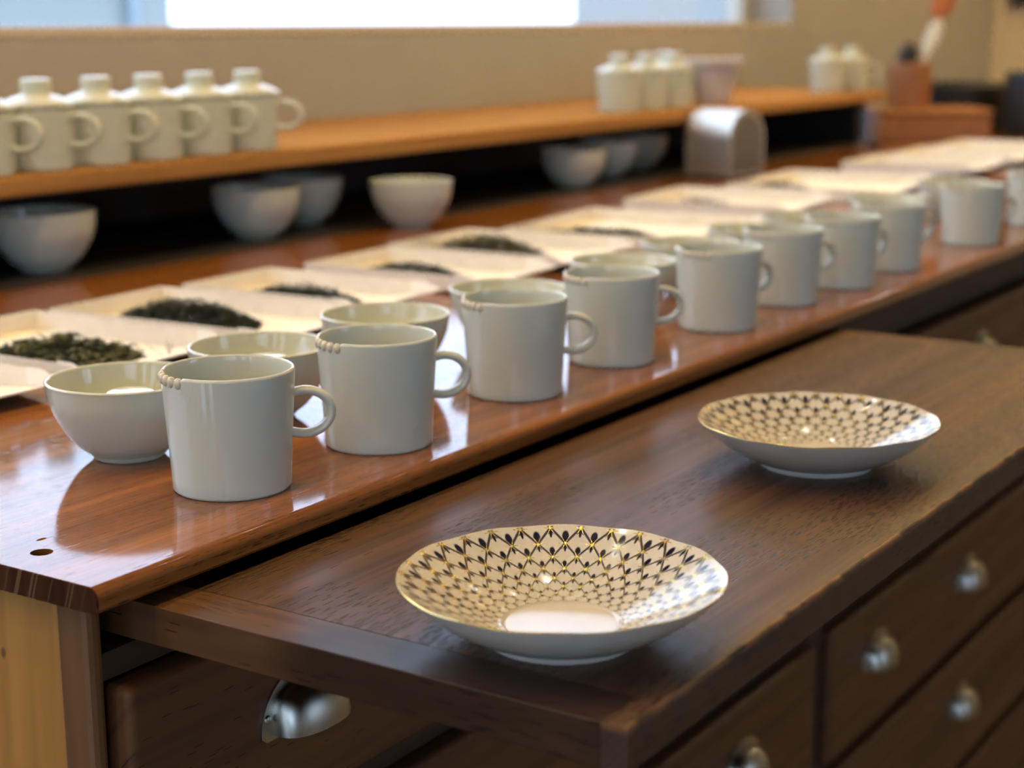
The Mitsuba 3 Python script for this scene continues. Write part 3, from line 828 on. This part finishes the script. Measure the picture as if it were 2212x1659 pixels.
P = math.pi
leaf_pile('tea_leaves', 0.695, 0.995, 0.045, 0.055, 0.0, 0.010, 260, 0.010, 0.020, 0.0022, LEAF, 'tea leaves in the tray at the left picture edge', 1)
leaf_pile('tea_leaves', 0.846, 0.975, 0.064, 0.046, -P / 2 + 0.55, 0.015, 700, 0.010, 0.022, 0.0036, LEAF, 'large twisted green tea leaves behind the first bowl', 2,
          ((0.890, 0.916, 0.010, 0.020, 2.2, 0.55, 0.0009), (0.8985, 0.911, 0.011, 0.016, 1.2, 1.15, 0.0009), (0.872, 0.928, 0.006, 0.012, 0.4, 0.6, 0.001), (0.901, 0.910, 0.010, 0.014, 0.3, 1.0, 0.0008)))
leaf_pile('tea_leaves', 1.005, 1.000, 0.068, 0.045, -P / 2 + 0.42, 0.019, 2600, 0.005, 0.011, 0.0019, LEAF_DARK, 'heap of small dark tea leaves behind the second bowl', 3)
leaf_pile('tea_leaves', 1.146, 0.990, 0.064, 0.040, -P / 2 + 0.12, 0.015, 1700, 0.004, 0.009, 0.0017, LEAF_DARK, 'fine dark tea in the tray behind the third bowl', 4)
leaf_pile('tea_leaves', 1.335, 1.005, 0.060, 0.036, -P / 2, 0.011, 1100, 0.004, 0.010, 0.0015, LEAF_DARK, 'low strip of dark tea in the tray behind the fourth bowl', 5)
leaf_pile('tea_leaves', 1.500, 1.025, 0.072, 0.050, -P / 2, 0.018, 520, 0.012, 0.026, 0.0032, LEAF, 'large loose tea leaves behind the fourth mug', 6)
leaf_pile('tea_leaves', 1.690, 1.000, 0.076, 0.045, -P / 2 + 0.7, 0.010, 300, 0.012, 0.024, 0.0030, LEAF, 'scattered tea leaves in the wide tray', 7)
leaf_pile('tea_leaves', 2.055, 1.040, 0.050, 0.030, -P / 2, 0.010, 250, 0.006, 0.014, 0.002, LEAF, 'tea leaves in the tray behind the sixth mug', 8)
leaf_pile('tea_leaves', 2.300, 1.035, 0.055, 0.036, -P / 2, 0.016, 350, 0.006, 0.014, 0.0022, LEAF_DARK, 'small dark heap of tea in front of the metal box', 9)

# ------------------------------------------------------------------ far right end of the counter
k = thing('wooden_box', 'low orange-brown wooden box standing on the far end of the counter', 'box')
M = at(3.55, 1.27, ZT, -52)
add('body', mikit.ply(rbox(-0.135, 0.135, -0.075, 0.075, 0.0, 0.052, 0.004), BOXWOOD, smooth=40), k, M)
add('lid', mikit.ply(rbox(-0.138, 0.138, -0.078, 0.078, 0.0525, 0.066, 0.004), BOXWOOD, smooth=40), k, M)
k = thing('utensil_crock', 'brown wooden crock of kitchen tools standing on the wooden box', 'crock')
scene[k] = {**mikit.ply(lathe([(0, 0), (0.043, 0), (0.046, 0.003), (0.047, 0.05), (0.045, 0.094), (0.043, 0.098), (0.040, 0.096), (0.040, 0.006), (0, 0.006)], 48), CROCK, smooth=40), 'to_world': at(3.545, 1.295, ZT + 0.066)}
CZ = ZT + 0.066
tool = lambda a, b, rw, rt, n=9: tube([tuple(np.array(a) * (1 - t) + np.array(b) * t) for t in np.linspace(0, 1, n)], rw, rt, (0.55, -0.83, 0.0), 12)
k = thing('black_brush', 'short black brush sticking out of the wooden crock', 'brush')
add('stem', mikit.ply(tool((3.540, 1.305, CZ + 0.010), (3.543, 1.302, CZ + 0.095), 0.006, 0.006), BLACK, smooth=40), k)
add('head', mikit.ply(tool((3.543, 1.302, CZ + 0.095), (3.546, 1.298, CZ + 0.140), np.array([.014, .019, .021, .021, .020, .018, .015, .011, .004]), 0.010), DARK_GREY, smooth=50), k)
k = thing('white_spatula', 'white spatula leaning to the right in the wooden crock', 'spatula')
add('handle', mikit.ply(tool((3.538, 1.288, CZ + 0.010), (3.578, 1.272, CZ + 0.110), 0.005, 0.004), WHITE_PLASTIC, smooth=40), k)
add('blade', mikit.ply(tool((3.578, 1.272, CZ + 0.110), (3.610, 1.258, CZ + 0.190), np.array([.006, .011, .015, .017, .018, .018, .017, .013, .005]), 0.004), WHITE_PLASTIC, smooth=50), k)
k = thing('orange_spoon', 'orange-brown spoon rising behind the white spatula in the crock', 'spoon')
add('handle', mikit.ply(tool((3.556, 1.304, CZ + 0.010), (3.628, 1.268, CZ + 0.186), 0.005, 0.004), ORANGE, smooth=40), k)
add('bowl', mikit.ply(tool((3.628, 1.268, CZ + 0.186), (3.655, 1.255, CZ + 0.262), np.array([.006, .015, .022, .026, .027, .026, .022, .015, .005]), 0.006), ORANGE, smooth=50), k)
k = thing('black_pan', 'black roasting pan behind the wooden box', 'pan')
add('body', mikit.ply(lathe([(0, 0), (0.115, 0), (0.125, 0.01), (0.132, 0.105), (0.128, 0.108), (0.120, 0.012), (0, 0.008)], 48), BLACK, smooth=40), k, at(3.88, 1.305, ZT))
k = thing('black_canister', 'black canister at the right edge of the picture behind the trays', 'canister')
add('body', mikit.ply(lathe([(0, 0), (0.080, 0), (0.085, 0.006), (0.085, 0.112), (0.080, 0.120), (0, 0.122)], 48), BLACK, smooth=40), k, at(3.80, 1.075, ZT))
add('lid', mikit.ply(lathe([(0, 0), (0.084, 0), (0.086, 0.004), (0.082, 0.016), (0.02, 0.022), (0.016, 0.034), (0, 0.036)], 48), BLACK, smooth=40), k, at(3.80, 1.075, ZT + 0.1222))
k = thing('glass_tumbler', 'small glass tumbler at the dark end of the recess', 'glass')
scene[k] = {**mikit.ply(lathe([(0, 0), (0.020, 0), (0.023, 0.002), (0.030, 0.078), (0.0285, 0.078), (0.0215, 0.008), (0, 0.007)], 48), TUMBLER, smooth=40), 'to_world': at(3.235, 1.262, ZT)}
k = thing('picture_frame', 'dark picture frame hanging high on the end wall', 'picture frame')
add('frame', mikit.ply(rbox(X1 - 0.025, X1 - 0.001, 0.95, 1.60, EYE + 0.040, EYE + 0.5, 0.004), DARK_GREY), k)
add('print', mikit.ply(box(X1 - 0.027, X1 - 0.0252, 0.99, 1.56, EYE + 0.08, EYE + 0.46), mat('mat_print', plaster((0.42, 0.38, 0.30), 6.0))), k)
